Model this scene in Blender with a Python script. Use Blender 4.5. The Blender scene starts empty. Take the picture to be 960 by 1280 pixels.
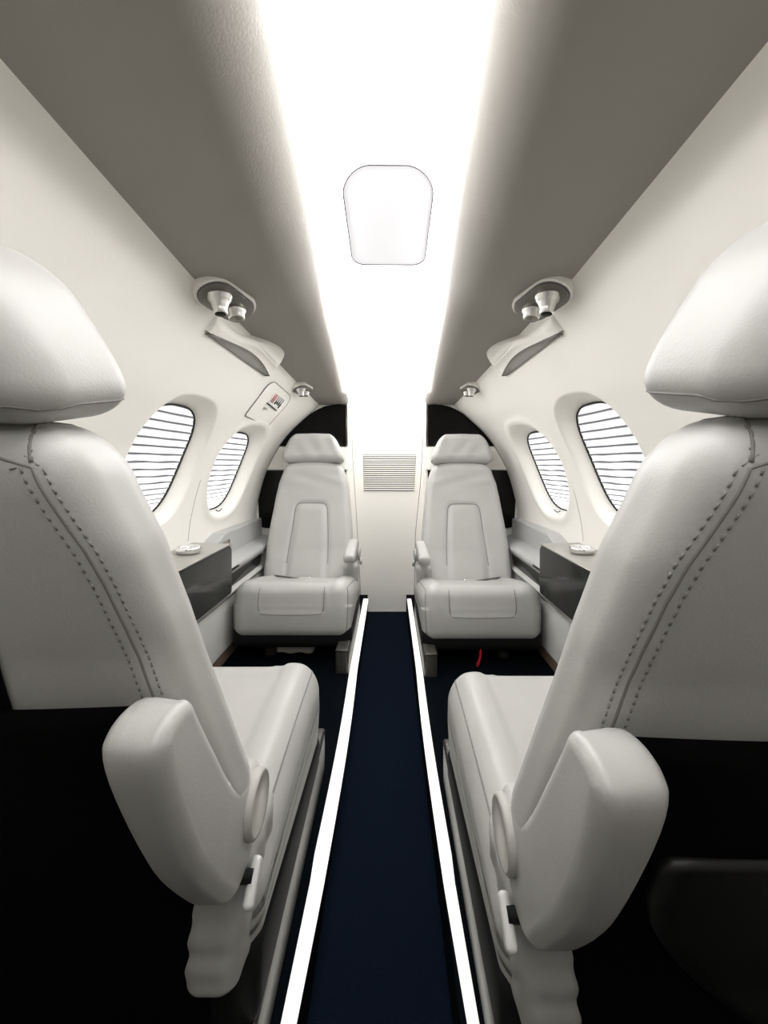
import bpy, bmesh, math, random
import numpy as np
from mathutils import Vector, Matrix
random.seed(4)
PI = math.pi
sc = bpy.context.scene
col = sc.collection

# ------------------------------------------------------------------ materials
def mat(name, rgb, rough=.5, metal=0, bump=0, bscale=200, coat=0, emit=0, emit_rgb=None, var=0, vscale=6, spec=.5, sheen=0):
    m = bpy.data.materials.new(name); m.use_nodes = True
    nt = m.node_tree; b = nt.nodes['Principled BSDF']
    b.inputs['Base Color'].default_value = (*rgb, 1)
    b.inputs['Roughness'].default_value = rough
    b.inputs['Metallic'].default_value = metal
    b.inputs['Coat Weight'].default_value = coat
    b.inputs['Specular IOR Level'].default_value = spec
    if emit:
        b.inputs['Emission Color'].default_value = (*(emit_rgb or rgb), 1)
        b.inputs['Emission Strength'].default_value = emit
    tc = nt.nodes.new('ShaderNodeTexCoord')
    if bump:
        n = nt.nodes.new('ShaderNodeTexNoise'); n.inputs['Scale'].default_value = bscale
        n.inputs['Detail'].default_value = 4
        bp = nt.nodes.new('ShaderNodeBump'); bp.inputs['Strength'].default_value = bump
        bp.inputs['Distance'].default_value = .002
        nt.links.new(tc.outputs['Object'], n.inputs['Vector'])
        nt.links.new(n.outputs['Fac'], bp.inputs['Height'])
        nt.links.new(bp.outputs['Normal'], b.inputs['Normal'])
    if var:
        n = nt.nodes.new('ShaderNodeTexNoise'); n.inputs['Scale'].default_value = vscale
        r = nt.nodes.new('ShaderNodeValToRGB')
        r.color_ramp.elements[0].color = (*[c * (1 - var) for c in rgb], 1)
        r.color_ramp.elements[1].color = (*[min(1, c * (1 + var)) for c in rgb], 1)
        r.color_ramp.elements[0].position = .3; r.color_ramp.elements[1].position = .7
        nt.links.new(tc.outputs['Object'], n.inputs['Vector'])
        nt.links.new(n.outputs['Fac'], r.inputs['Fac'])
        nt.links.new(r.outputs['Color'], b.inputs['Base Color'])
    return m

LEATHER = mat('cream_leather', (.425, .42, .40), .42, bump=.10, bscale=420, var=.03, vscale=9)
SEAM = mat('leather_seam', (.20, .19, .18), .7)
THREAD = mat('grey_thread', (.22, .21, .20), .7)
CREAM = mat('cream_lining', (.90, .88, .82), .55, bump=.12, bscale=220)
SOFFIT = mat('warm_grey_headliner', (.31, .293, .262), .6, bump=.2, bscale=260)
WHITE = mat('ceiling_panel_added_glow', (.93, .93, .93), .5, emit=1.9, emit_rgb=(1, .99, 1))  # emission added so the plain panel looks blown out; not a lamp
HATCH = mat('hatch_panel_added_glow', (.6, .6, .6), .5, emit=.24, emit_rgb=(.98, .95, 1))  # weak glow added to match the bright strip around it
PANEL = mat('light_grey_panel', (.56, .555, .53), .45)
LEDGE = mat('pale_grey_laminate', (.46, .46, .455), .35)
TABLE = mat('taupe_laminate', (.33, .32, .29), .3)
GLOSSBLK = mat('black_gloss_veneer', (.003, .0025, .002), .22, spec=.12)
GLOSSGRY = mat('dark_grey_gloss_veneer', (.012, .013, .012), .14, spec=.28)
BLACK = mat('black_plastic', (.006, .006, .006), .6, spec=.2)
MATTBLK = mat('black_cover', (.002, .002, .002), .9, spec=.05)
GREYBASE = mat('grey_metal_shroud', (.07, .066, .06), .35, metal=.4)
METAL = mat('brushed_nickel', (.62, .60, .56), .22, metal=1)
CHROME = mat('chrome', (.85, .85, .85), .08, metal=1)
NAVY = mat('navy_carpet', (.0010, .0042, .0115), .95, bump=.9, bscale=500, var=.35, vscale=180, spec=.1)
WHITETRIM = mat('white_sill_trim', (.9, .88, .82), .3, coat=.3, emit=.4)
BROWN = mat('brown_kick_strip', (.16, .11, .075), .7)
RED = mat('red_webbing', (.45, .01, .02), .6)
BELT = mat('dark_webbing', (.05, .045, .04), .8)
LIGHT = mat('cove_light_diffuser', (1, 1, 1), .5, emit=8, emit_rgb=(1, .99, .98))
LINE = mat('panel_gap', (.12, .11, .12), .8)
HATCHLINE = mat('hatch_gap', (.10, .09, .11), .8)
PLAC = mat('placard_white', (.92, .92, .9), .5)
INK = mat('placard_ink', (.03, .03, .03), .6)
REDINK = mat('placard_red_ink', (.5, .08, .08), .6)
POUCH = mat('beige_pouch', (.45, .42, .36), .8)
PLATE = mat('satin_plate', (.22, .21, .185), .35, metal=.5)
NOZZLE = mat('satin_silver', (.72, .71, .68), .28, metal=.75)
FLOORBLK = mat('shadowed_carpet', (.0008, .0022, .004), .95, bump=.9, bscale=500, spec=.05)  # navy carpet with the shade under the seats put into its colour
GRILLE = mat('grille_mesh', (.42, .41, .38), .4, metal=.3)

def shade_mat():
    m = bpy.data.materials.new('pleated_shade_fabric'); m.use_nodes = True
    nt = m.node_tree; b = nt.nodes['Principled BSDF']
    b.inputs['Base Color'].default_value = (.85, .85, .84, 1)
    b.inputs['Roughness'].default_value = .8
    b.inputs['Emission Color'].default_value = (1, 1, 1, 1)
    # daylight glow and dark fold shade put into the colours; attribute 'fold' runs 0..1 over a pleat
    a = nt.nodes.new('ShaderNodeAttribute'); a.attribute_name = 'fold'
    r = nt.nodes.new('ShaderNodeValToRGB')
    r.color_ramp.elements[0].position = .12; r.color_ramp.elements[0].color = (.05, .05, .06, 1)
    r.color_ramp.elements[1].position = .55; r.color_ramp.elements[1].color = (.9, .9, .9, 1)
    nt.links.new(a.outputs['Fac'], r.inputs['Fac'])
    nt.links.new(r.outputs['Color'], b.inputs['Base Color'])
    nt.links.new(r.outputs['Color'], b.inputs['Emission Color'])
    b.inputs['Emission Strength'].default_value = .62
    return m
SHADE = shade_mat()

# ------------------------------------------------------------------ helpers
def link(name, verts, faces, m, parent=None, smooth=True, loc=None):
    me = bpy.data.meshes.new(name)
    me.from_pydata([tuple(v) for v in verts], [], faces)
    bm = bmesh.new(); bm.from_mesh(me)
    bmesh.ops.recalc_face_normals(bm, faces=bm.faces)
    bm.to_mesh(me); bm.free()
    me.update()
    if smooth:
        for p in me.polygons: p.use_smooth = True
    me.materials.append(m)
    o = bpy.data.objects.new(name, me); col.objects.link(o)
    if parent: o.parent = parent
    if loc: o.location = loc
    return o

def empty(name, label, cat, loc=(0, 0, 0), group=None):
    o = bpy.data.objects.new(name, None); col.objects.link(o); o.location = loc
    o.empty_display_size = .05
    o['label'] = label; o['category'] = cat
    if group: o['group'] = group
    return o
def tag(o, label, cat, group=None):
    o['label'] = label; o['category'] = cat
    if group: o['group'] = group
    return o
def struct(o, label=None, cat='structure'):
    o['kind'] = 'structure'
    if label: o['label'] = label; o['category'] = cat
    return o

class Acc:
    """collects several shapes of ONE part"""
    def __init__(s): s.v = []; s.f = []
    def add(s, v, f):
        n = len(s.v); s.v += [tuple(p) for p in v]; s.f += [tuple(i + n for i in q) for q in f]; return s
    def build(s, name, m, parent=None, smooth=True): return link(name, s.v, s.f, m, parent, smooth)

def rnd(p, h, r):
    q = [max(-(h[i] - r), min(h[i] - r, p[i])) for i in range(3)]
    d = Vector([p[i] - q[i] for i in range(3)])
    if d.length < 1e-9: return Vector(p)
    d.normalize()
    return Vector(q) + d * r

def rbox(h, r, c=(0, 0, 0), step=.02, nr=5, deform=None):
    def axis(k):
        inner = h[k] - r
        n = max(1, int(round(2 * inner / step)))
        a = [r * math.tan(PI / 4 * i / nr) for i in range(nr + 1)]
        left = [-(inner + x) for x in reversed(a)]
        mid = [-inner + 2 * inner * i / n for i in range(1, n)]
        right = [inner + x for x in a]
        return left + mid + right
    ax = [axis(0), axis(1), axis(2)]
    vid = {}; V = []; F = []
    def vert(p):
        k = (round(p[0], 7), round(p[1], 7), round(p[2], 7))
        if k not in vid:
            q = rnd(p, h, r)
            q = Vector((q[0] + c[0], q[1] + c[1], q[2] + c[2]))
            if deform: q = deform(q)
            vid[k] = len(V); V.append(tuple(q))
        return vid[k]
    for k in range(3):
        i, j = (k + 1) % 3, (k + 2) % 3
        for s in (-1, 1):
            for a in range(len(ax[i]) - 1):
                for b in range(len(ax[j]) - 1):
                    q = []
                    for (u, w) in ((a, b), (a + 1, b), (a + 1, b + 1), (a, b + 1)):
                        p = [0, 0, 0]; p[k] = s * h[k]; p[i] = ax[i][u]; p[j] = ax[j][w]
                        q.append(vert(p))
                    if len(set(q)) >= 3: F.append(tuple(dict.fromkeys(q)))
    return V, F

def tube(path, r, n=8, closed=False, flat=1.0):
    P = [Vector(p) for p in path]; V = []; F = []
    N = len(P); up = None
    for i in range(N):
        a = P[(i - 1) % N] if (closed or i > 0) else P[0]
        b = P[(i + 1) % N] if (closed or i < N - 1) else P[-1]
        t = (b - a).normalized() if (b - a).length > 1e-9 else Vector((0, 0, 1))
        if up is None:
            up = Vector((0, 0, 1)) if abs(t.z) < .9 else Vector((1, 0, 0))
        s = t.cross(up).normalized(); up = s.cross(t).normalized()
        for k in range(n):
            an = 2 * PI * k / n
            V.append(P[i] + s * math.cos(an) * r + up * math.sin(an) * r * flat)
    M = N if closed else N - 1
    for i in range(M):
        for k in range(n):
            F.append((i * n + k, i * n + (k + 1) % n, ((i + 1) % N) * n + (k + 1) % n, ((i + 1) % N) * n + k))
    if not closed:
        F.append(tuple(range(n))); F.append(tuple((N - 1) * n + k for k in range(n)))
    return V, F

def lathe(prof, n=24, mtx=None):
    V = []; F = []
    for (r, z) in prof:
        for k in range(n):
            a = 2 * PI * k / n
            V.append(Vector((r * math.cos(a), r * math.sin(a), z)))
    for i in range(len(prof) - 1):
        for k in range(n):
            F.append((i * n + k, i * n + (k + 1) % n, (i + 1) * n + (k + 1) % n, (i + 1) * n + k))
    F.append(tuple(range(n))); F.append(tuple((len(prof) - 1) * n + k for k in range(n)))
    if mtx: V = [mtx @ v for v in V]
    return V, F

def catmull(pts, n=8, closed=False):
    P = [np.array(p, float) for p in pts]; out = []; N = len(P)
    rng = range(N) if closed else range(N - 1)
    for i in rng:
        p0 = P[(i - 1) % N] if closed or i > 0 else 2 * P[0] - P[1]
        p1 = P[i]; p2 = P[(i + 1) % N]
        p3 = P[(i + 2) % N] if closed or i + 2 < N else 2 * P[-1] - P[-2]
        for k in range(n):
            t = k / n
            out.append(tuple(.5 * (2 * p1 + (p2 - p0) * t + (2 * p0 - 5 * p1 + 4 * p2 - p3) * t * t + (3 * p1 - p0 - 3 * p2 + p3) * t ** 3)))
    if not closed: out.append(tuple(P[-1]))
    return out

def pillow(prof, x0, x1, r, n=5, crown=0, axis='x', bulge=None):
    """closed outline (a,b) extruded from x0 to x1 with rounded rims"""
    P = [Vector((p[0], p[1])) for p in prof]; N = len(P)
    area = sum(P[i].x * P[(i + 1) % N].y - P[(i + 1) % N].x * P[i].y for i in range(N))
    if area < 0: P.reverse()
    nor = []
    for i in range(N):
        t = (P[(i + 1) % N] - P[i - 1])
        t = t.normalized() if t.length > 1e-9 else Vector((1, 0))
        nor.append(Vector((t.y, -t.x)))
    rings = []
    for k in range(n + 1):
        a = PI / 2 * k / n
        rings.append((x0 + r * (1 - math.sin(a)), r * (1 - math.cos(a + 0)) if False else r * (1 - math.sin(PI / 2 - a + 0)) if False else None))
    rings = []
    for k in range(n + 1):
        a = PI / 2 * k / n                      # 0 -> rim face, pi/2 -> full outline
        rings.append((x0 + r * (1 - math.sin(a)), r * (1 - math.cos(PI / 2 - a))))
    rings = [(x0 + r * (1 - math.cos(PI / 2 * k / n)), r * (1 - math.sin(PI / 2 * k / n))) for k in range(n + 1)]
    rings2 = [(x1 - r * (1 - math.cos(PI / 2 * k / n)), r * (1 - math.sin(PI / 2 * k / n))) for k in range(n, -1, -1)]
    V = []; F = []
    allr = rings + rings2
    for (x, ins) in allr:
        for i in range(N):
            q = P[i] - nor[i] * ins
            p = {'x': (x, q.x, q.y), 'y': (q.x, x, q.y), 'z': (q.x, q.y, x)}[axis]
            V.append(p)
    for j in range(len(allr) - 1):
        for i in range(N):
            F.append((j * N + i, j * N + (i + 1) % N, (j + 1) * N + (i + 1) % N, (j + 1) * N + i))
    F.append(tuple(range(N))); F.append(tuple((len(allr) - 1) * N + i for i in range(N)))
    return V, F

def rrect(x0, y0, x1, y1, r, n=6):
    if not isinstance(r, (list, tuple)): r = [r] * 4
    out = []
    for (cx, cy, a0, rr) in ((x1 - r[0], y1 - r[0], 0, r[0]), (x0 + r[1], y1 - r[1], 90, r[1]), (x0 + r[2], y0 + r[2], 180, r[2]), (x1 - r[3], y0 + r[3], 270, r[3])):
        for k in range(n + 1):
            a = math.radians(a0 + 90 * k / n)
            out.append((cx + rr * math.cos(a), cy + rr * math.sin(a)))
    return out

def copy_tree(o, parent=None):
    c = o.copy(); col.objects.link(c); c.parent = parent
    for ch in [x for x in list(bpy.data.objects) if x.parent == o]:
        copy_tree(ch, c)
    return c

# ------------------------------------------------------------------ cabin sections
SA = [(.45, 1.30), (.50, 1.225), (.555, 1.135), (.60, 1.055), (.645, .98), (.69, .89), (.72, .80), (.742, .70), (.752, .60), (.75, .45), (.72, .3), (.66, .1), (.60, .03)]
SB = [(.37, 1.185), (.41, 1.145), (.45, 1.11), (.52, 1.045), (.575, .98), (.625, .90), (.665, .81), (.69, .73), (.715, .62), (.72, .50), (.71, .3), (.66, .1), (.60, .03)]
NS = 22
CA = np.array(catmull(SA, NS)); CB = np.array(catmull(SB, NS))
def tb(y): return min(1.0, max(0.0, (y - 1.15) / .95))
def rise(y): return .095 * max(0, .95 - max(y, -.1))
def sect(y):
    t = tb(y); c = CA * (1 - t) + CB * t
    c[:, 1] += rise(y) * np.clip((c[:, 1] - .9) / .4, 0, 1)
    return c
def wall_x(y, z):
    s = sect(y); return float(np.interp(z, s[::-1, 1], s[::-1, 0]))
YK = [-.7, .3, .75, 1.0, 1.5, 1.85, 2.1, 2.32]
def H(y): return float(np.interp(y, YK, [1.48, 1.46, 1.43, 1.385, 1.31, 1.25, 1.205, 1.155]))
def ZS(y): t = tb(y); return 1.30 * (1 - t) + 1.185 * t + rise(y)
def XI(y): return float(np.interp(y, [-.7, .4, .75, 1.2, 1.85, 2.1, 2.32], [.12, .125, .145, .17, .192, .203, .205]))
def XO(y): return float(np.interp(y, [-.7, .4, .9, 1.8, 2.1, 2.32], [.235, .245, .28, .26, .25, .25]))
Y0, Y1 = -.65, 2.30

# window outlines on each wall: (y centre, z centre, half y, half z)
WIN = {-1: [(1.245, .865, .160, .180), (1.735, .830, .165, .168)],
       1: [(1.235, .865, .160, .185), (1.700, .830, .165, .168)]}
def win_r(y, z, w):
    # lean: lower part of the oval is pulled aft a little, as the lining does
    dy = (y - w[0]); dz = (z - w[1]) / w[3]
    hy = w[2] * (1 - .10 * max(0, -dz))
    return (abs(dy / hy) ** 2.6 + abs(dz) ** 2.6) ** (1 / 2.6)

for s, side in ((-1, 'left'), (1, 'right')):
    V = []; F = []
    ys = []
    y = Y0
    while y < Y1:
        ys.append(y); y += .03 if y < .9 else .006 if y < 1.98 else .03
    ys.append(Y1)
    for y in ys:
        c = sect(y)
        for (x, z) in c:
            d = 0
            for w in WIN[s]:
                r = win_r(y, z, w)
                t = min(1, max(0, (1.20 - r) / .20)); 
                d = max(d, t ** 2.2 * (3 - 2 * t ** 1.1) * .055 if t < 1 else .078)
                d -= .006 * math.exp(-((r - 1.25) / .10) ** 2)
            V.append((s * (x + d), y, z))
    n = len(c)
    for i in range(len(ys) - 1):
        for k in range(n - 1):
            F.append((i * n + k, i * n + k + 1, (i + 1) * n + k + 1, (i + 1) * n + k))
    struct(link('wall_' + side, V, F, CREAM), 'curved cream lining of the %s cabin wall around its windows' % side, 'wall')

# ceiling: side soffits with rounded cove lips, white centre strip
for s, side in ((-1, 'left'), (1, 'right')):
    V = []; F = []; ys = np.linspace(Y0, 2.16, 60)
    for y in ys:
        xj, zj = sect(y)[0]; zs = ZS(y); xo = XO(y); xi = XI(y); h = H(y) + .01
        row = [(xj + .012, zj - .004), (xj + .003, zj - .001)] + [(xj - .006 + (xo - xj + .006) * k / 6, zs + .002) for k in range(1, 7)]
        for k in range(1, 15):
            a = PI / 2 * k / 14
            row.append((xo - (xo - xi) * math.sin(a) ** 1.0, zs + .002 + max(.012, h - zs) * (1 - math.cos(a))))
        for (x, z) in row: V.append((s * x, y, z))
    n = len(row)
    for i in range(len(ys) - 1):
        for k in range(n - 1): F.append((i * n + k, i * n + k + 1, (i + 1) * n + k + 1, (i + 1) * n + k))
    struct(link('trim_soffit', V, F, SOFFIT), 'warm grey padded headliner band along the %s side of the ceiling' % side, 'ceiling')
CEIL_SPLIT = -.06
for nm, ya_, yb_, mm in (('ceiling', CEIL_SPLIT, 2.31, WHITE), ('ceiling_front', Y0, CEIL_SPLIT, CREAM)):
  V = []; F = []; ys = np.linspace(ya_, yb_, 70)
  for y in ys:
    for k in range(17):
        u = -1 + k / 8
        V.append((u * (XI(y) + .03), y, H(y) + .012 * (1 - u * u)))
  for i in range(len(ys) - 1):
    for k in range(16): F.append((i * 17 + k, i * 17 + k + 1, (i + 1) * 17 + k + 1, (i + 1) * 17 + k))
  struct(link(nm, V, F, mm), 'bright white centre strip of the cabin ceiling' if mm is WHITE else 'unlit front length of the ceiling strip', 'ceiling')
def ceil_z(x, y): u = x / (XI(y) + .03); return H(y) + .012 * (1 - u * u)

# ceiling hatch
def cpath(pts, off): return [(x, y, ceil_z(x, y) - off) for x, y in pts]
hp = []
for (x, y) in rrect(-.094, .765, .094, 1.035, [.035, .035, .055, .055], 8):
    hp.append((x + .012, y - (.012 if y < .8 else 0) * (1 - (x / .094) ** 2)))
hatch = empty('ceiling_hatch', 'white rounded panel outlined in the middle of the bright ceiling strip', 'panel', (0.012, .9, 1.40))
hc = [(.012, .9)]
V = [(hc[0][0], hc[0][1], ceil_z(*hc[0]) - .004)]; N = len(hp)
for f in (.5, 1):
    for (x, y) in hp:
        xx = .012 + (x - .012) * f; yy = .9 + (y - .9) * f
        V.append((xx, yy, ceil_z(xx, yy) - .004))
F = [(0, 1 + i, 1 + (i + 1) % N) for i in range(N)] + [(1 + i, 1 + N + i, 1 + N + (i + 1) % N, 1 + (i + 1) % N) for i in range(N)]
def under(o, parent):
    o.parent = parent; o.matrix_parent_inverse = Matrix.Translation(-Vector(parent.location)); return o
under(link('hatch_door', V, F, HATCH), hatch)
under(Acc().add(*tube(cpath(hp, .005), .0013, 6, True)).build('hatch_gap', HATCHLINE), hatch)
ap = empty('access_panel', 'faint pair of thin seam lines in the white ceiling near the rear wall', 'panel', (.012, 1.44, 1.3))
under(link('panel_gap', *tube(cpath([(-.058, 1.42), (-.060, 1.47)], .002), .0006, 5), LINE), ap)
under(link('panel_gap', *tube(cpath([(.088, 1.38), (.080, 1.50)], .002), .0008, 5), LINE), ap)

# cove lights: long diffusers tucked above the soffit lips
for s, side in ((-1, 'left'), (1, 'right')):
    V = []; F = []; ys = np.linspace(.0, 1.95, 40)
    for y in ys:
        x = XI(y) + .004; z = H(y)
        for (dx, dz) in ((0, -.024), (-.022, -.008), (-.018, -.004), (.004, -.018)):
            V.append((s * (x + dx), y, z + dz))
    for i in range(len(ys) - 1):
        for k in range(4): F.append((i * 4 + k, i * 4 + (k + 1) % 4, (i + 1) * 4 + (k + 1) % 4, (i + 1) * 4 + k))
    F.append((0, 1, 2, 3)); m4 = (len(ys) - 1) * 4; F.append((m4, m4 + 1, m4 + 2, m4 + 3))
    tag(link('cove_light', V, F, LIGHT), 'glowing light strip along the %s edge of the white ceiling' % side, 'light')

# ------------------------------------------------------------------ floor, aisle
def boxv(x0, x1, y0, y1, z0, z1):
    v = [(x, y, z) for x in (x0, x1) for y in (y0, y1) for z in (z0, z1)]
    return v, [(0, 1, 3, 2), (4, 6, 7, 5), (0, 4, 5, 1), (2, 3, 7, 6), (0, 2, 6, 4), (1, 5, 7, 3)]
a = Acc(); a.add(*boxv(-.112, .118, Y0, 2.30, -.03, 0))
struct(a.build('floor', NAVY, smooth=False), 'dark navy carpet of the sunken aisle', 'floor')
for s, side in ((-1, 'left'), (1, 'right')):
    a = Acc(); x0, x1 = sorted((s * .112, s * .70)); a.add(*boxv(x0, x1, Y0, 2.30, -.03, .098))
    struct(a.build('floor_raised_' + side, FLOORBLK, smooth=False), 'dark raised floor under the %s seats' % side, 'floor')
    # white sill strip: two lengths with a joint
    for (ya, yb) in ((Y0, .708), (.711, 2.2)):
        V = []; F = []; ys = np.linspace(ya, yb, 30)
        for y in ys:
            bow = .006 * math.sin(max(0, min(1, (y - .7) / .75)) * PI)
            xi = .104 if s < 0 else .113
            xi -= bow if s < 0 else bow * .8
            fl = max(0, .7 - y) * .045; xi += fl; xo = xi - fl * .6 + (.026 if s < 0 else .021) + (.003 if y > .711 else 0)
            for (x, z) in ((xi, .0975), (xi, .1015), (xi + .003, .1045), (xo - .003, .1045), (xo, .1), (xo, .0975)):
                V.append((s * x, y, z))
        for i in range(len(ys) - 1):
            for k in range(5): F.append((i * 6 + k, i * 6 + k + 1, (i + 1) * 6 + k + 1, (i + 1) * 6 + k))
        F.append(tuple(range(6))); F.append(tuple((len(ys) - 1) * 6 + k for k in range(6)))
        struct(link('trim_sill', V, F, WHITETRIM, smooth=False), 'white sill strip edging the %s of the navy aisle, %s length' % (side, 'nearer' if ya < 0 else 'farther'), 'trim')

# ------------------------------------------------------------------ rear wall and partitions
V, F = pillow([(-.222, -.03), (.222, -.03), (.222, 1.17), (-.222, 1.17)], 2.285, 2.32, .001, 1, axis='y')
struct(link('wall_rear', V, F, CREAM, smooth=False), 'cream rear wall at the end of the aisle', 'wall')
door = struct(Acc().add(*tube([(-.205, 2.284, 1.12), (-.20, 2.284, .9), (-.175, 2.284, .5), (-.15, 2.284, .02)], .0012, 6)).add(*tube([(.215, 2.284, 1.12), (.195, 2.284, .75), (.165, 2.284, .45), (.158, 2.284, .02)], .0015, 6)).build('door_1', LINE), 'thin gap lines of the cream rear door', 'door')
# louvred grille
gr = empty('air_grille', 'pale louvred air grille with fine horizontal slats on the rear wall', 'grille', (.018, 2.28, .81))
a = Acc(); a.add(*pillow([(-.152, -.105), (.152 - .012, -.105), (.152, .105), (-.158, .105)], .000, .006, .001, 1, axis='y'))
a.build('backing', mat('grille_shadow', (.10, .095, .085), .8), gr, False)
nsl = 17
for k in range(nsl):
    z = -.098 + .196 * k / (nsl - 1); f = k / (nsl - 1)
    a = Acc(); a.add(*rbox((.148 + .004 * f, .0028, .0034), .0013, (-.003, -.003, z), .2, 2))
    a.build('slat', CREAM, gr)
for s, side in ((-1, 'left'), (1, 'right')):
    # body
    cb = [(x - .002, z) for (x, z) in CB[::6]]
    out = [(s * .213, .03), (s * .213, 1.195)] + [(s * x, z) for x, z in [(.30, 1.187)] + [tuple(p) for p in cb] if z > .05]
    root = empty('bulkhead_partition', 'cream partition with black gloss panels behind the rear %s seat' % side, 'partition', (s * .45, 2.1, .1))
    V, F = pillow(out, 2.152, 2.284, .001, 1, axis='y'); under(link('core', V, F, CREAM, smooth=False), root)
    edge = lambda z: float(np.interp(z, CB[::-1, 1], CB[::-1, 0]))
    # upper black panel
    o1 = [(s * .224, .957)] + [(s * .224, 1.183)] + [(s * x, z) for x, z in [(.26, 1.186), (.30, 1.183), (.34, 1.174), (.375, 1.160)]]
    o1 += [(s * (edge(z) - .004), z) for z in (1.135, 1.11, 1.08, 1.05, 1.02, .99, .957)]
    V, F = pillow(o1, 2.140, 2.1525, .001, 1, axis='y'); under(link('upper_panel', V, F, GLOSSBLK, smooth=False), root)
    o2 = [(s * .224, .825), (s * .224, .51)] + [(s * x, z) for x, z in catmull([(.66, .51), (.685, .518), (.695, .545), (.700, .60)], 4)] + [(s * (edge(z) - .005), z) for z in (.66, .70, .74, .78, .825)]
    V, F = pillow(o2, 2.140, 2.1525, .001, 1, axis='y'); under(link('lower_panel', V, F, GLOSSBLK, smooth=False), root)
    x0, x1 = sorted((s * .222, s * .62))
    xe = edge(.957) - .004; xe2 = edge(.825) - .004
    V, F = pillow([(s * .214, .829), (s * xe2, .829), (s * xe, .953), (s * .214, .953)], 2.140, 2.1525, .001, 1, axis='y'); under(link('middle_band', V, F, CREAM, smooth=False), root)
    x0, x1 = sorted((s * .213, s * .222)); a = Acc(); a.add(*boxv(x0, x1, 2.134, 2.152, .957, 1.19)); under(a.build('edge_strip', CHROME, smooth=False), root)
struct(Acc().add(*boxv(-.9, .9, Y0 - .02, Y0, -.05, 1.55)).build('wall_front', mat('dark_front_bulkhead', (.12, .11, .10), .8), smooth=False), 'dark front end of the cabin behind the viewpoint', 'wall')

# ------------------------------------------------------------------ windows with pleated shades
wi = 1
for s, side in ((-1, 'left'), (1, 'right')):
    for w, which in zip(WIN[s], ('nearer', 'farther')):
        yc, zc, hy, hz = w; N = 72
        def outl(f, dep):
            pts = []
            for k in range(N):
                a = 2 * PI * k / N; ca, sa = math.cos(a), math.sin(a)
                rr = 1 / ((abs(ca) ** 2.6 + abs(sa) ** 2.6) ** (1 / 2.6))
                dz = rr * sa; hyy = hy * (1 - .10 * max(0, -dz))
                y = yc + rr * ca * hyy * f; z = zc + hz * dz * f
                pts.append((s * (wall_x(y, z) + dep), y, z))
            return pts
        root = struct(link('window_%d' % wi, *tube(outl(1.0, .052), .0035, 6, True), mat('window_gasket_%d' % wi, (.01, .01, .01), .7)),
                      'oval %s window in the %s wall with a closed pleated shade' % (which, side), 'window')
        # pleated shade: zigzag in z
        V = []; fold = []; F = []; nz = 26 * 4; ny = 20
        for i in range(nz + 1):
            t = i / nz; dz = -.995 + 1.99 * t
            z = zc + hz * dz
            # pleats are packed tighter near the bottom
            ph = (26 * (t ** .78) if True else 0)
            ph = 14 * t + 4 * (1 - math.exp(-t * 8))
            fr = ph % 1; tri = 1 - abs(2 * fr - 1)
            hyy = hy * (1 - .10 * max(0, -dz)) * (1 - abs(dz) ** 2.6) ** (1 / 2.6)
            for k in range(ny + 1):
                y = yc + hyy * .995 * (-1 + 2 * k / ny)
                wob = .0012 * math.sin(y * 40 + i * .9) * (1 if 30 < i < 60 else .3)
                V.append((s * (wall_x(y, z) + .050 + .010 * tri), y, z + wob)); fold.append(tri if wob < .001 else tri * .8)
        for i in range(nz):
            for k in range(ny): F.append((i * (ny + 1) + k, i * (ny + 1) + k + 1, (i + 1) * (ny + 1) + k + 1, (i + 1) * (ny + 1) + k))
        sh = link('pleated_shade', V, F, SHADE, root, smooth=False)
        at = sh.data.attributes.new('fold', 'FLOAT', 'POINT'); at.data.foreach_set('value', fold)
        # small pull tab at the foot
        zt = zc - hz * 1.0
        a = Acc(); a.add(*tube([(s * (wall_x(yc, zt) + .018), yc + d, zt - .002 - .008 * math.cos(d / .032 * PI / 2)) for d in np.linspace(-.03, .03, 9)], .0022, 6))
        a.build('pull_tab', LINE, root)
        wi += 1

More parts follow.
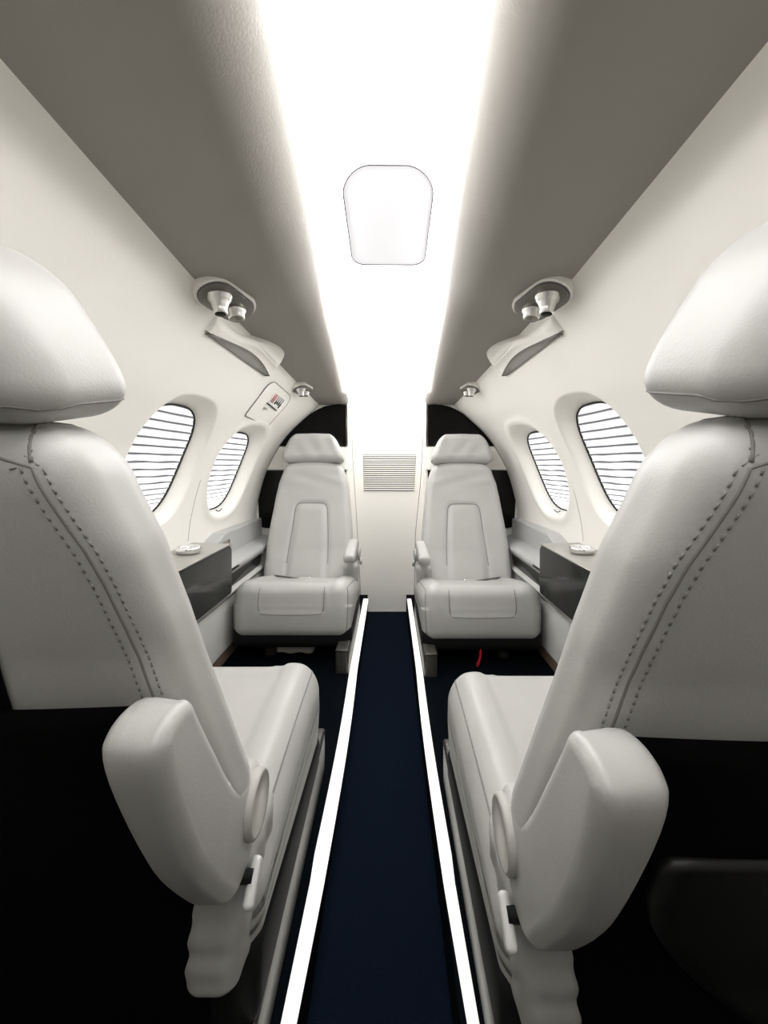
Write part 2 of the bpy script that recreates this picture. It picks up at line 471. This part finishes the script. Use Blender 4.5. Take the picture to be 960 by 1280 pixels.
# ------------------------------------------------------------------ side consoles
def console(s, side):
    root = empty('side_console', 'long %s side console with taupe table top and dark gloss front under the windows' % side, 'console', (s * .66, 1.1, .1))
    def P(name, vf, m, smooth=True): return under(link(name, vf[0], vf[1], m, smooth=smooth), root)
    def sx(pr): return [(s * x, z) for x, z in pr]
    # lower side panel and kick strip
    P('lower_panel', pillow(sx([(.612, .15), (.612, .352), (.74, .352), (.74, .15)]), .0, 2.139, .002, 1, axis='y'), PANEL, False)
    P('kick_strip', pillow(sx([(.618, .099), (.618, .15), (.72, .15), (.72, .099)]), .0, 2.139, .001, 1, axis='y'), BROWN, False)
    P('rail', pillow(sx([(.602, .348), (.602, .364), (.74, .364), (.74, .348)]), .93, 2.139, .004, 3, axis='y'), PANEL)
    # table bin: body, glossy front, top
    ya, yb = .93, 1.50
    P('bin_body', pillow(sx([(.603, .366), (.603, .540), (.745, .540), (.745, .366)]), ya, yb - .005, .002, 1, axis='y'), PANEL, False)
    pr = rrect(ya, .368, yb, .552, [.028, .01, .01, .012], 6)
    x0, x1 = sorted((s * .588, s * .602))
    P('gloss_front', pillow(pr, x0, x1, .003, 3, axis='x'), GLOSSGRY)
    P('table_top', pillow(sx([(.590, .5415), (.590, .553), (.748, .558), (.748, .5415)]), ya, yb + .01, .002, 2, axis='y'), TABLE, False)
    x0, x1 = sorted((s * .584, s * .5885))
    P('edge_trim', pillow(rrect(ya, .5535, yb - .02, .5575, .0015, 2), x0, x1, .001, 1, axis='x'), METAL)
    # rear ledge
    P('ledge_face', pillow(sx([(.628, .366), (.628, .438), (.72, .438), (.72, .366)]), yb - .003, 2.139, .001, 1, axis='y'), PANEL, False)
    P('ledge', pillow(sx([(.603, .430), (.600, .452), (.607, .462), (.66, .472), (.715, .480), (.715, .430)]), yb - .003, 2.139, .004, 3, axis='y'), LEDGE)
    # raised back strip along the wall
    V = []; F = []; ys = np.linspace(yb - .0, 2.136, 24)
    for i, y in enumerate(ys):
        t = min(1, i / 6); top = .482 + (.565 - .482) * (t ** .6)
        for (x, z) in ((.680, .474), (.683, top - .004), (.688, top), (wall_x(y, top) + .02, top + .004), (wall_x(y, .5) + .02, .474)):
            V.append((s * x, y, z))
    for i in range(len(ys) - 1):
        for k in range(5): F.append((i * 5 + k, i * 5 + (k + 1) % 5, (i + 1) * 5 + (k + 1) % 5, (i + 1) * 5 + k))
    F.append((0, 1, 2, 3, 4)); q = (len(ys) - 1) * 5; F.append(tuple(q + k for k in range(5)))
    P('back_strip', (V, F), LEDGE, False)
    if s < 0:
        x0, x1 = sorted((s * .677, s * .682))
        P('socket', pillow(rrect(1.625, .497, 1.70, .535, .005, 3), x0, x1, .001, 1, axis='x'), METAL)
    # dark speaker opening below the ledge
    x0, x1 = sorted((s * .622, s * .630))
    pts = catmull([(1.56, .370), (1.575, .40), (1.62, .424), (1.68, .428), (1.95, .428), (1.96, .42), (1.93, .375), (1.90, .366), (1.60, .366)], 4, True)
    P('dark_inset', pillow(pts, x0, x1, .002, 2, axis='x'), mat('dark_inset_fabric', (.012, .013, .012), .35))
    x0, x1 = sorted((s * .5985, s * .603))
    P('latch_slot', pillow(rrect(1.52, .443, 1.60, .452, .003, 3), x0, x1, .001, 1, axis='x'), BLACK)
    # table slot
    P('table_slot', pillow([(s * .640, 1.10), (s * .652, 1.10), (s * .652, 1.19), (s * .640, 1.19)], .5555, .559, .0005, 1, axis='z'), BLACK, False)
    # cup holder
    cy = 1.34
    cup = P('cup_holder', lathe([(.028, .0), (.038, .001), (.040, .010), (.040, .018), (.037, .021), (.031, .021), (.029, .016), (.028, .004)], 28, Matrix.Translation((s * .672, cy, .557))), CHROME)
    return root
console(-1, 'left'); console(1, 'right')

# ------------------------------------------------------------------ seats
ZZ = np.array([.40, .45, .50, .57, .646, .734, .816, .90])
YF = np.poly1d(np.polyfit(ZZ, [.035, .015, -.008, -.040, -.072, -.100, -.122, -.138], 3))
def th(z): return float(np.interp(z, [.40, .60, .70, .85, .9], [.085, .080, .074, .084, .080]))
def hw(z): return float(np.interp(z, [.40, .50, .60, .66, .73, .80, .84, .90], [.218, .224, .214, .206, .198, .186, .172, .153]))
BH = (.228, .06, .25); BR = .042
def back_deform(p, groove=True):
    z = p.z; t = (z - .65) / .25
    y01 = (p.y + .06) / .12            # 0 rear .. 1 front
    x = p.x * hw(z) / .228
    yf = float(YF(z)); d = th(z)
    y = yf - d + y01 * d
    # crowned rear face, slightly dished front
    u = min(1, abs(x) / hw(z))
    if y01 < .35: y -= .010 * (1 - u * u)
    if y01 > .8:
        y -= .010 * (1 - u * u) - .004 
        if groove:
            # front inset panel
            hx = .104 - .022 * min(1, max(0, (z - .45) / .25)) ; top = .695
            dx = abs(x) - hx; dz = z - top
            r = .03
            qx = dx + r; qz = dz + r
            sd = math.hypot(max(qx, 0), max(qz, 0)) + min(max(qx, qz), 0) - r
            y -= .006 * math.exp(-(sd / .006) ** 2)
            y += .006 * (1 if sd < -.01 else 0) * min(1, (-sd - .01) / .02 if sd < -.01 else 0)
    # shoulder top drops gently outward; foot of the back tucks down behind the cushion
    zz = z - .012 * u * u * max(0, t)
    if z < .48: zz -= (.48 - z) * .9; y += (.48 - z) * .8
    # soft creases
    if y01 > .9: y += .0025 * math.sin(z * 60 + x * 25) * math.exp(-((z - .81) / .03) ** 2)
    return Vector((x, y, zz))
def back_pt(x, y, z, off=0.0):
    """surface point of the back for a point given on the undeformed box"""
    p = rnd((x, y, z), BH, BR); q = Vector((p.x, p.y, p.z + .65))
    s = back_deform(q, False)
    if off:
        n = (p - Vector([max(-(BH[i] - BR), min(BH[i] - BR, p[i])) for i in range(3)]))
        n.normalize(); s = s + n * off
    return s

def cush_deform(p):
    # local cushion: centre y .19, z .31 ; half .23 .225 .11
    x, y, z = p
    t = (z - .20) / .22
    yy = (y + .035) / .45              # 0 rear 1 front
    # bolsters: centre lower on top
    if t > .5: z -= .040 * (1 - yy) * min(1, (t - .5) * 3)
    if t > .6:
        d = 1 / (1 + math.exp((abs(x) - .150) / .010))
        z -= .014 * d * (1 if yy < .85 else 1 - .5 * (yy - .85) / .15)
        z -= .005 * math.exp(-((abs(x) - .145) / .005) ** 2)
        z += .008 * (1 - (yy - .5) ** 2 * 4)
        # crowns over sides
        z -= .020 * max(0, (abs(x) - .16) / .07) ** 2
    # front roll: thigh support, a little higher and bulging
    if yy > .8:
        y += .012 * math.cos((t - .5) * PI) 
        if abs(x) < .123 and t > .46: y -= .003
    # side faces hang slightly inwards at the bottom
    if t < .5: x *= 1 - .05 * (0.5 - t)
    # rear part higher underside
    if t < .4 and yy < .9: z += .035 * (1 - yy)
    return Vector((x, y, z))

def head_deform(p):
    x, y, z = p; t = (z - .897) / .140
    k = 1 - .32 * max(0, t) ** 1.8
    x *= k
    if x > 0: x *= 1 + .05 * (1 - t)
    u = abs(x) / .15
    y += .022 * u ** 2.2 * (1 if y > -.21 else .6)      # wings bend forward
    z += .006 * (1 - u * u) if t < .3 else 0
    z -= .016 * u ** 2.5 * max(0, t - .3) / .7
    if y > -.18: y += .002 * math.sin(x * 70 + z * 50) * max(0, 1 - u)
    return Vector((x, y - .02 * (t - .5), z - .007 + (y + .2) * .22))

def stitch_rows(path, normals=None, r=.0008, gap=.0075, ln=.0042):
    """short raised thread stitches along a path"""
    a = Acc(); P = [Vector(p) for p in path]; acc = 0; last = P[0]
    L = [0]
    for i in range(1, len(P)): L.append(L[-1] + (P[i] - P[i - 1]).length)
    n = int(L[-1] / gap)
    def at(d):
        i = max(0, min(len(P) - 2, int(np.searchsorted(L, d)) - 1))
        f = (d - L[i]) / max(1e-9, L[i + 1] - L[i]); return P[i].lerp(P[i + 1], f)
    for k in range(n):
        d = k * gap + gap / 2
        a.add(*tube([at(d - ln / 2), at(d), at(d + ln / 2)], r, 5))
    return a

def make_seat():
    root = empty('passenger_seat', 'x', 'seat', (0, 0, 0), 'cream leather cabin seats')
    # -- back
    V, F = rbox(BH, BR, (0, 0, .65), .009, 6, back_deform)
    back = link('backrest', V, F, LEATHER, root)
    # seams on the rear of the back
    for s in (-1, 1):
        A = Acc(); T = Acc()
        def pth(off, o=.0002):
            pts = []
            for k in range(34):
                f = k / 33; z = -.02 + .235 * f
                x = s * (.204 + off - .012 * max(0, f - .6) / .4)
                pts.append(back_pt(x, -.06, z, o))
            for k in range(1, 12):            # turn inboard over the top of the rear panel
                f = k / 11
                pts.append(back_pt(s * ((.188 + off) * (1 - f)), -.06 , .215 + .014 * math.sin(min(1, f * 2) * PI / 2) + (off), o))
            return pts
        main = pth(0, -.0003)
        A.add(*tube(main, .0012, 6))
        for off in (-.010, .010):
            st = stitch_rows(pth(off, .0003)[:35]); T.add(st.v, st.f)
        # branch going forward over the shoulder
        for off, kind in ((0, 0), (-.009, 1), (.009, 1)):
            pts = [back_pt(s * (.192 - .012 * f), -.06 + .11 * f, .218 + .02 * f + off if f < .3 else .224 + off + .010 * f, 0) for f in np.linspace(0.02, 1, 18)]
            if kind == 0: A.add(*tube(pts, .0010, 6))
            else:
                st = stitch_rows(pts, r=.0007); T.add(st.v, st.f)
        A.build('back_seam', SEAM, back); T.build('stitching', THREAD, back)
    # outline of the inset panel on the front
    pts = []
    for (x, z) in [(-.104, .45), (-.097, .53), (-.090, .61), (-.084, .665), (-.077, .684), (-.060, .694), (0, .696), (.060, .694), (.077, .684), (.084, .665), (.090, .61), (.097, .53), (.104, .45)]:
        hwz = hw(z) / .228
        p = rnd((x / hwz, .06, z - .65), BH, BR); q = back_deform(Vector((p.x, p.y, p.z + .65)), False)
        pts.append((q.x, q.y - .0015, q.z))
    link('panel_seam', *tube(catmull(pts, 5), .0014, 6), SEAM, back)
    # black lower shell behind, pale rim painting its edge highlight, black centre panel
    def rear_y(z): return (float(YF(z)) - th(z) - .008) if z > .54 else float(np.interp(z, [.13, .36, .54], [-.045, -.062, float(YF(.54)) - th(.54) - .008]))
    V = []; F = []; zs = np.linspace(.13, .652, 24); xs = np.linspace(-1, 1, 25)
    def shell_x(z): return float(np.interp(z, [.13, .36, .42, .55, .652], [.178, .176, .182, .188, .190]))
    for layer, dy in ((0, 0), (1, .035)):
        for z in zs:
            for u in xs:
                y = rear_y(z) - .006 - .006 * (1 - u * u) + dy + .02 * abs(u) ** 6
                V.append((u * shell_x(z), y, z))
    nx = len(xs); nz = len(zs); O = nx * nz
    for i in range(nz - 1):
        for k in range(nx - 1):
            b = i * nx + k
            F.append((b, b + 1, b + nx + 1, b + nx)); F.append((O + b, O + b + nx, O + b + nx + 1, O + b + 1))
    for k in range(nx - 1):
        F.append((k, k + 1, O + k + 1, O + k)); b = (nz - 1) * nx + k; F.append((b, b + 1, O + b + 1, O + b))
    for i in range(nz - 1):
        for k in (0, nx - 1):
            b = i * nx + k; F.append((b, b + nx, O + b + nx, O + b))
    shell = link('back_shell', V, F, MATTBLK, root)
    link('shell_rim_highlight', *tube([(shell_x(z) + .0005, rear_y(z) + .010, z) for z in np.linspace(.352, .56, 14)], .0020, 6), LEATHER, shell)
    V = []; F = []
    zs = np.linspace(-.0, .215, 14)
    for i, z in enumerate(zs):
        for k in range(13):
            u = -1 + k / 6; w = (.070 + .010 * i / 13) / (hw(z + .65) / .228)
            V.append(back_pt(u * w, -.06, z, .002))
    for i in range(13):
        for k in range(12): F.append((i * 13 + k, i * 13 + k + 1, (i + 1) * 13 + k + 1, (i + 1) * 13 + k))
    pk = link('back_centre_panel', V, F, MATTBLK, root)
    # -- headrest
    V, F = rbox((.150, .055, .070), .034, (0, -.200, .967), .012, 6, head_deform)
    hd = link('headrest', V, F, LEATHER, root)
    pts = []; 
    def hpt(x, y, z):
        p = rnd((x, y, z), (.150, .055, .070), .034); return head_deform(Vector((p.x, p.y - .200, p.z + .967)))
    for k in range(30):
        x = -.12 + .24 * k / 29
        pts.append(hpt(x, -.056, -.060))
    for k in range(8): pts.append(hpt(.13 + .02 * min(1, k / 3), -.05 + .085 * k / 7, -.058))
    st = stitch_rows([p + Vector((0, -.0005, .006)) for p in pts], r=.0009, gap=.006, ln=.0035)
    st.add(*tube(pts, .0011, 6)); st.build('headrest_seam', SEAM, hd)
    for x in (-.05, .05):
        a = Acc(); a.add(*tube([(x, -.195, .87), (x, -.2, .93)], .006, 10)); a.build('headrest_post', METAL, root)
    # -- cushion
    V, F = rbox((.23, .225, .11), .045, (0, .19, .31), .009, 6, cush_deform)
    cu = link('seat_cushion', V, F, LEATHER, root)
    def cpt(x, y, z, off=0):
        p = rnd((x, y, z), (.23, .225, .11), .045); q = cush_deform(Vector((p.x, p.y + .19, p.z + .31))); return q
    A = Acc(); T = Acc()
    for s in (-1, 1):
        path = [cpt(s * .222, y, .108) for y in np.linspace(-.2, .2, 24)] + [cpt(s * .222, .222, z) for z in np.linspace(.10, -.08, 12)]
        A.add(*tube(path, .0016, 6))
        A.add(*tube([cpt(s * .145, y, .11) for y in np.linspace(-.2, .215, 30)], .0009, 5))
    A.add(*tube([cpt(x, .225, z) for x, z in catmull([(-.125, .10), (-.125, .02), (-.118, -.005), (-.1, -.012), (0, -.014), (.1, -.012), (.118, -.005), (.125, .02), (.125, .10)], 6)], .0016, 6))
    A.build('cushion_seam', SEAM, cu)
    # gathered leather skirt closing the rear aisle side of the cushion
    def skd(p):
        x, y, z = p; f = (z - .22) / .2
        w_ = math.sin(z * 95 + y * 170 + 3 * math.sin(z * 37 + 1)); y += .0012 * w_; x += .0010 * w_ - .014 * (1 - f)
        return Vector((x, y, z))
    V, F = rbox((.034, .070, .075), .024, (.194, .012, .330), .006, 5, skd)
    link('side_skirt', V, F, LEATHER, root)
    # -- armrest (origin at pivot)
    px, py, pz = .0, -.018, .452
    prof = [(-.210, .645), (-.192, .59), (-.156, .51), (-.112, .44), (-.078, .398), (-.045, .390), (-.012, .402), (.014, .430), (.020, .462), (.006, .488), (-.030, .494), (-.070, .520), (-.115, .590), (-.145, .640), (-.160, .664), (-.182, .670), (-.202, .664)]
    prof = [(a - py, b - pz) for a, b in catmull(prof, 4, True)]
    V, F = pillow(prof, .178, .224, .014, 6)
    # the top end flares outboard and dips between its two horns
    V2 = []
    for (x, y, z) in V:
        t = max(0, (z - .08) / .15)
        if x < .19: x -= .004 * t
        if t > .75: z -= .007 * math.exp(-((x - .206) / .009) ** 2) * min(1, (t - .75) * 4)
        V2.append((x, y, z))
    
    arm = link('armrest', V2, F, LEATHER, root, loc=(0, py, pz))
    link('pivot_cap', *lathe([(.026, -.012), (.033, -.010), (.0355, -.002), (.0345, .004), (.032, .0065), (.030, .0055), (.0, .006)], 36, Matrix.Translation((.226, 0, 0)) @ Matrix.Rotation(PI / 2, 4, 'Y')), mat('pivot_grey', (.42, .41, .38), .5), arm)
    # recline lever
    a = Acc(); a.add(*rbox((.006, .022, .008), .005, (0, 0, 0), .02, 4))
    lev = a.build('recline_lever', PANEL, root); lev.location = (.232, -.045, .385); lev.rotation_euler = (math.radians(38), 0, 0)
    a = Acc(); a.add(*tube([(.20, -.045, .392), (.232, -.045, .392)], .007, 10)); a.build('lever_stub', BLACK, root)
    # -- under structure
    def shd(p): return Vector((p.x, p.y, p.z + .04 * (1 - (p.y + .03) / .45) * (1 if p.z > .2 else 0)))
    V, F = rbox((.229, .225, .045), .03, (0, .195, .210), .03, 4, shd); link('seat_pan', V, F, BLACK, root)
    pr = catmull([(.478, .099), (.488, .11), (.490, .15), (.489, .188), (.476, .199), (.30, .196), (.0, .185), (-.06, .17), (-.07, .15), (-.05, .099)], 5)
    for nm, (x0, x1) in (('side_shroud', (.190, .226)),):
        V, F = pillow(pr, x0 - .012, x1, .008, 4); link(nm, V, F, GREYBASE, root)
    pr = rrect(.30, .099, .35, .19, .008, 3); V, F = pillow(pr, -.12, -.08, .006, 3); link('leg', V, F, GREYBASE, root)
    pr = rrect(-.02, .099, .03, .19, .008, 3); V, F = pillow(pr, -.12, -.08, .006, 3); link('leg', V, F, GREYBASE, root)
    # -- belt with buckle lying where cushion meets back
    b = link('seat_belt', *tube(catmull([(-.17, .03, .42), (-.10, .075, .425), (-.03, .10, .423)], 6), .010, 8, flat=.16), BELT, root)
    V, F = rbox((.028, .016, .007), .005, (-.005, .11, .432), .01, 3); link('buckle', V, F, CHROME, b)
    return root

seat = make_seat()
SC = .372
placements = [  # x, y, z, rot, mirror
    (-SC, .49, 0, 0, 1, 'near left leather seat seen from behind, armrest folded up beside aisle'),
    (SC - .003, .452, 0, 0, -1, 'near right leather seat seen from behind, armrest folded up beside aisle'),
    (-.360, 1.91, -.012, PI, -1, 'far left leather seat facing forward with pale pouch under cushion'),
    (.365, 1.89, -.016, PI, 1, 'far right leather seat facing forward with red strap under cushion'),
]
seats = []
for i, (x, y, z, rz, mir, lab) in enumerate(placements):
    o = seat if i == 0 else copy_tree(seat)
    o.location = (x, y, z); o.rotation_euler = (0, 0, rz); o.scale = (mir, 1, 1); o['label'] = lab
    if 'group' in o: del o['group']
    o['group'] = 'cream leather cabin seats'
    seats.append(o)
for o in seats[2:]:
    for ch in [c for c in bpy.data.objects if c.parent == o]:
        if ch.name.startswith('armrest'): ch.rotation_euler = (math.radians(-124), 0, 0); ch.location = (0, .0, .44); ch.scale = (1, .80, .80)
        if ch.name.split('.')[0] in ('backrest', 'headrest', 'headrest_post', 'back_shell', 'back_centre_panel'):
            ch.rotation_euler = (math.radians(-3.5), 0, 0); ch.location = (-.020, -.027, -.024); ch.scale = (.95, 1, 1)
        if ch.name.split('.')[0] == 'headrest': ch.scale = (1.04, 1, 1.12); ch.location = (-.024, -.027, -.024 - .113)
        if ch.name.startswith('seat_belt'): ch.location = (0, .035, -.072)
        if ch.name.startswith('seat_cushion'): ch.rotation_euler = (math.radians(8), 0, 0); ch.location = (0, .045, -.052)

# life vest pouch and red strap belong to one far seat each
V, F = rbox((.075, .03, .030), .012, (0, 0, 0), .01, 4, lambda p: Vector((p.x * (1 - .1 * (p.z > 0)), p.y, p.z + .003 * math.sin(p.x * 90))))
p = link('pouch', V, F, POUCH, seats[2]); p.location = (.0, .33, .150)
p['label'] = 'pale beige pouch hanging under the cushion'
V, F = tube(catmull([(0, 0, .04), (.002, .0, 0), (.004, .004, -.03), (.016, .006, -.064)], 5), .012, 8, flat=.35)
p = link('strap', V, F, RED, seats[3]); p.location = (.004, .405, .178); p['label'] = 'red hanging strap'

# ------------------------------------------------------------------ overhead fittings
def fit(s, y, x, z, name, label, cat, group=None):
    return empty(name, label, cat, (s * x, y, z), group)
def service_panel(s, side, y, x, sc_, where):
    z = ZS(y) - .020
    root = empty('overhead_service_panel', '%s metal air nozzle and reading light plate on the %s ceiling edge' % (where, side), 'service panel', (s * x, y, z))
    root.rotation_euler = (math.radians(-6), s * math.radians(22), s * math.radians(15)); root.scale = (sc_ * s, sc_, sc_)
    L, W = .088, .050
    if where == 'nearer': ol = rrect(-W, -L, W, L, .048, 10)
    else: ol = [(-W, -.05), (-.02, -.075), (.02, -.075), (W, -.05), (W, .05), (.02, .075), (-.02, .075), (-W, .05)]
    link('housing', *pillow([(a * 1.13, b * 1.07) for a, b in ol], -.003, .05, .003, 4, axis='z'), CREAM, root)
    link('rim', *pillow(ol, -.008, .0, .001, 2, axis='z'), LINE, root)
    link('plate', *pillow([(a * .955, b * .975) for a, b in ol], -.0095, -.002, .001, 2, axis='z'), PLATE, root)
    flare = [(.030, -.004), (.030, -.012), (.027, -.014), (.023, -.022), (.019, -.034), (.018, -.036), (.0185, -.048), (.0165, -.050), (.0, -.049)]
    n = link('air_nozzle', *lathe([(.033, 0), (.033, -.003)] + flare, 32), NOZZLE, root); n.location = (-.004, -.036, -.008); n.rotation_euler = (math.radians(4), math.radians(-16), 0)
    link('nozzle_opening', *lathe([(.0145, -.0485), (.0145, -.051), (0, -.051)], 20), BLACK, n)
    n = link('reading_light', *lathe([(.029, 0), (.028, -.006), (.024, -.010), (.023, -.024), (.021, -.027), (0, -.0265)], 32), NOZZLE, root); n.location = (.002, .038, -.008); n.rotation_euler = (math.radians(4), math.radians(-14), 0)
    link('lens', *lathe([(.0195, -.027), (.0195, -.0285), (0, -.0285)], 20), PLATE, n)
for s, side in ((-1, 'left'), (1, 'right')):
    service_panel(s, side, 1.01, .405, .92, 'nearer')
    service_panel(s, side, 1.80, .385, .66, 'farther')
    # air outlet fairing bridging wall and soffit, with a crescent grille
    root = empty('air_outlet', 'cream moulded air outlet with crescent grille on the upper %s wall' % side, 'air outlet', (s * .46, 1.30, 1.24))
    def wp(y, d, off):
        """point d metres down the wall from the soffit corner (negative d runs inboard over the soffit)"""
        xj, zj = sect(y)[0]
        a = min(1, max(0, (d + .05) / .10)); a = a * a * (3 - 2 * a); ang = a * math.radians(57)
        nx, nz = -math.sin(ang), -math.cos(ang)
        if d < 0: x, z = xj + d, ZS(y)
        else:
            c = sect(y); L = np.r_[0, np.cumsum(np.hypot(*np.diff(c, axis=0).T))]
            x = float(np.interp(d, L, c[:, 0])); z = float(np.interp(d, L, c[:, 1]))
        # round the corner off
        k = .012 * math.exp(-(d / .025) ** 2)
        return Vector((s * (x + nx * (off + k)), y, z + nz * (off + k)))
    def low(f): return .088 - .018 * f
    def cres(f): return low(f) - .006 - .026 * math.sin(PI * min(1, f ** 1.35)) ** 1.1
    V = []; F = []; ny, nd = 48, 24
    for i in range(ny + 1):
        f = i / ny; y = 1.08 + .43 * f
        up = .030 - .092 * math.exp(-abs((f - .76) / .27) ** 2.4)       # lobe reaching over the soffit
        lo = cres(min(1, max(0, (y - 1.095) / .40)))
        for k in range(nd + 1):
            g = k / nd; d = up + (lo - up) * g
            e = min(1, f / .12) * min(1, (1 - f) / .06)
            bul = (.019 * min(1, math.sin(PI * min(g, .60) / 1.2) ** .7 * 1.0) * e ** .5) if 0 < g else -.014
            if f in (0, 1): bul = -.012
            V.append(wp(y, d, bul))
    for i in range(ny):
        for k in range(nd): F.append((i * (nd + 1) + k, i * (nd + 1) + k + 1, (i + 1) * (nd + 1) + k + 1, (i + 1) * (nd + 1) + k))
    under(link('fairing', V, F, CREAM), root)
    V = []; F = []; fs = np.linspace(0, 1, 28)
    for f in fs:
        for g in np.linspace(0, 1, 6):
            V.append(wp(1.095 + .40 * f, low(f) + (cres(f) - low(f)) * g, .004 + .012 * g))
    for i in range(27):
        for k in range(5): F.append((i * 6 + k, i * 6 + k + 1, (i + 1) * 6 + k + 1, (i + 1) * 6 + k))
    under(link('grille', V, F, GRILLE), root)
    loop = [wp(1.095 + .40 * f, low(f) + .003, .004) for f in fs] + [wp(1.095 + .40 * f, cres(f), .019) for f in fs[::-1]]
    under(link('grille_frame', *tube(loop, .0022, 6, True), PLATE), root)

# oxygen mask panel on the left wall
s = -1
root = empty('oxygen_mask_panel', 'cream access panel with small red and black placard on left wall', 'panel', (-.50, 1.72, 1.08))
def wpl(y, d, off):
    c = sect(y); L = np.r_[0, np.cumsum(np.hypot(*np.diff(c, axis=0).T))]
    x = float(np.interp(d, L, c[:, 0])); z = float(np.interp(d, L, c[:, 1])); return Vector((-(x - .8 * off), y, z - .55 * off))
def flat_patch(ol, off, nseg=1):
    c = (sum(p[0] for p in ol) / len(ol), sum(p[1] for p in ol) / len(ol))
    V = [wpl(c[0], c[1], off)]; N = len(ol)
    for f in (.5, 1): V += [wpl(c[0] + (a - c[0]) * f, c[1] + (b - c[1]) * f, off) for a, b in ol]
    F = [(0, 1 + i, 1 + (i + 1) % N) for i in range(N)] + [(1 + i, 1 + N + i, 1 + N + (i + 1) % N, 1 + (i + 1) % N) for i in range(N)]
    return V, F
ol = rrect(1.56, .035, 1.87, .19, [.01, .01, .05, .05], 6)
ol = [(a, b) for a, b in rrect(1.56, .065, 1.82, .245, [.012, .012, .045, .055], 6)]
under(link('door', *flat_patch(ol, .003), CREAM), root)
under(link('door_gap', *tube([wpl(a, b, .003) for a, b in ol], .0013, 6, True), LINE), root)
pl = [(1.65, .095), (1.775, .095), (1.775, .150), (1.65, .150)]
lab_ = under(link('placard', *flat_patch(pl, .0045), PLAC), root)
def sub(o, par, root):
    o.parent = par; return o
a = Acc()
for k, (u0, u1) in enumerate(((.100, .140), (.098, .136), (.098, .138), (.100, .146))):
    y = 1.700 + k * .019
    a.add(*tube([wpl(y, u0, .0058), wpl(y, u1, .0058)], .0018, 4)); a.add(*tube([wpl(y + .007, u0 + .024, .0058), wpl(y + .007, u1, .0058)], .0016, 4))
sub(a.build('black_lines', INK), lab_, root)
a = Acc()
for k in range(3):
    y = 1.660 + k * .011; a.add(*tube([wpl(y, .099, .0058), wpl(y, .142, .0058)], .0017, 4))
sub(a.build('red_lines', REDINK), lab_, root)
under(link('slot', *tube([wpl(1.645, .154, .005), wpl(1.77, .158, .005)], .0026, 5), BLACK), root)
under(link('latch', *tube([wpl(1.65, .178, .005), wpl(1.68, .176, .005)], .005, 8), GRILLE), root)

# faint lining joint by the rear window
for s, side in ((-1, 'left'), (1, 'right')):
    pts = [(s * (wall_x(1.47 + .02 * math.sin((z - .57) * 4), z) - .0005), 1.47 + .02 * math.sin((z - .57) * 4), z) for z in np.linspace(.57, .80, 16)]
    struct(link('trim_joint', *tube(pts, .0009, 5), GRILLE), 'thin joint in the %s wall lining between the two windows' % side, 'trim')

# plain dark cover plate low on the back of the near right seat
def shell_y(z): return (float(YF(z)) - th(z) - .008) if z > .54 else float(np.interp(z, [.13, .36, .54], [-.045, -.062, float(YF(.54)) - th(.54) - .008]))
V = []; F = []; nr_, nc_ = 24, 12
for layer, dy in ((0, .0165), (1, .005)):
    for r_ in range(nr_):
        z = .53 - .22 * r_ / (nr_ - 1); xr = float(np.interp(z, [.31, .33, .36, .40, .44, .48, .52, .53], [-.02, .02, .055, .09, .117, .129, .126, .118]))
        for c_ in range(nc_): V.append((-.15 + (xr + .15) * c_ / (nc_ - 1), shell_y(z) - dy, z))
O_ = nr_ * nc_
for r_ in range(nr_ - 1):
    for c_ in range(nc_ - 1):
        b = r_ * nc_ + c_
        F.append((b, b + 1, b + nc_ + 1, b + nc_)); F.append((O_ + b, O_ + b + nc_, O_ + b + nc_ + 1, O_ + b + 1))
for r_ in range(nr_ - 1):
    for c_ in (0, nc_ - 1):
        b = r_ * nc_ + c_; F.append((b, b + nc_, O_ + b + nc_, O_ + b))
for c_ in range(nc_ - 1):
    for r_ in (0, nr_ - 1):
        b = r_ * nc_ + c_; F.append((b, b + 1, O_ + b + 1, O_ + b))
cp = link('cover_plate', V, F, mat('dark_plastic_cover', (.006, .006, .0055), .5, var=.2, vscale=20), seats[1], smooth=True)
cp['label'] = 'dark grey plate low on the back of the seat'

# ------------------------------------------------------------------ lights
def area(name, loc, rot, sx, sy, e, c=(1, 1, 1)):
    l = bpy.data.lights.new(name, 'AREA'); l.shape = 'RECTANGLE'; l.size = sx; l.size_y = sy; l.energy = e; l.color = c
    o = bpy.data.objects.new(name, l); col.objects.link(o); o.location = loc; o.rotation_euler = rot; return o
area('seat_back_fill', (0, -.30, 1.40), (math.radians(25), 0, 0), .5, .4, 1.7, (1, .98, .96))  # added fill from behind the viewpoint, brightens the near seat backs
w = bpy.data.worlds.new('World'); sc.world = w; w.use_nodes = True
w.node_tree.nodes['Background'].inputs[0].default_value = (1, .98, .95, 1)
w.node_tree.nodes['Background'].inputs[1].default_value = .0

# ------------------------------------------------------------------ camera
cam = bpy.data.cameras.new('Camera'); co = bpy.data.objects.new('Camera', cam); col.objects.link(co)
cam.sensor_fit = 'HORIZONTAL'; cam.sensor_width = 36; cam.lens = 36 * 490 / 960
cam.shift_x = -7 / 960; cam.shift_y = -60 / 960; cam.clip_start = .01
co.location = (.015, 0, .86); co.rotation_euler = (PI / 2, 0, 0)
sc.camera = co
sc.view_settings.view_transform = 'Standard'
sc.view_settings.look = 'None'
sc.view_settings.exposure = 1.15
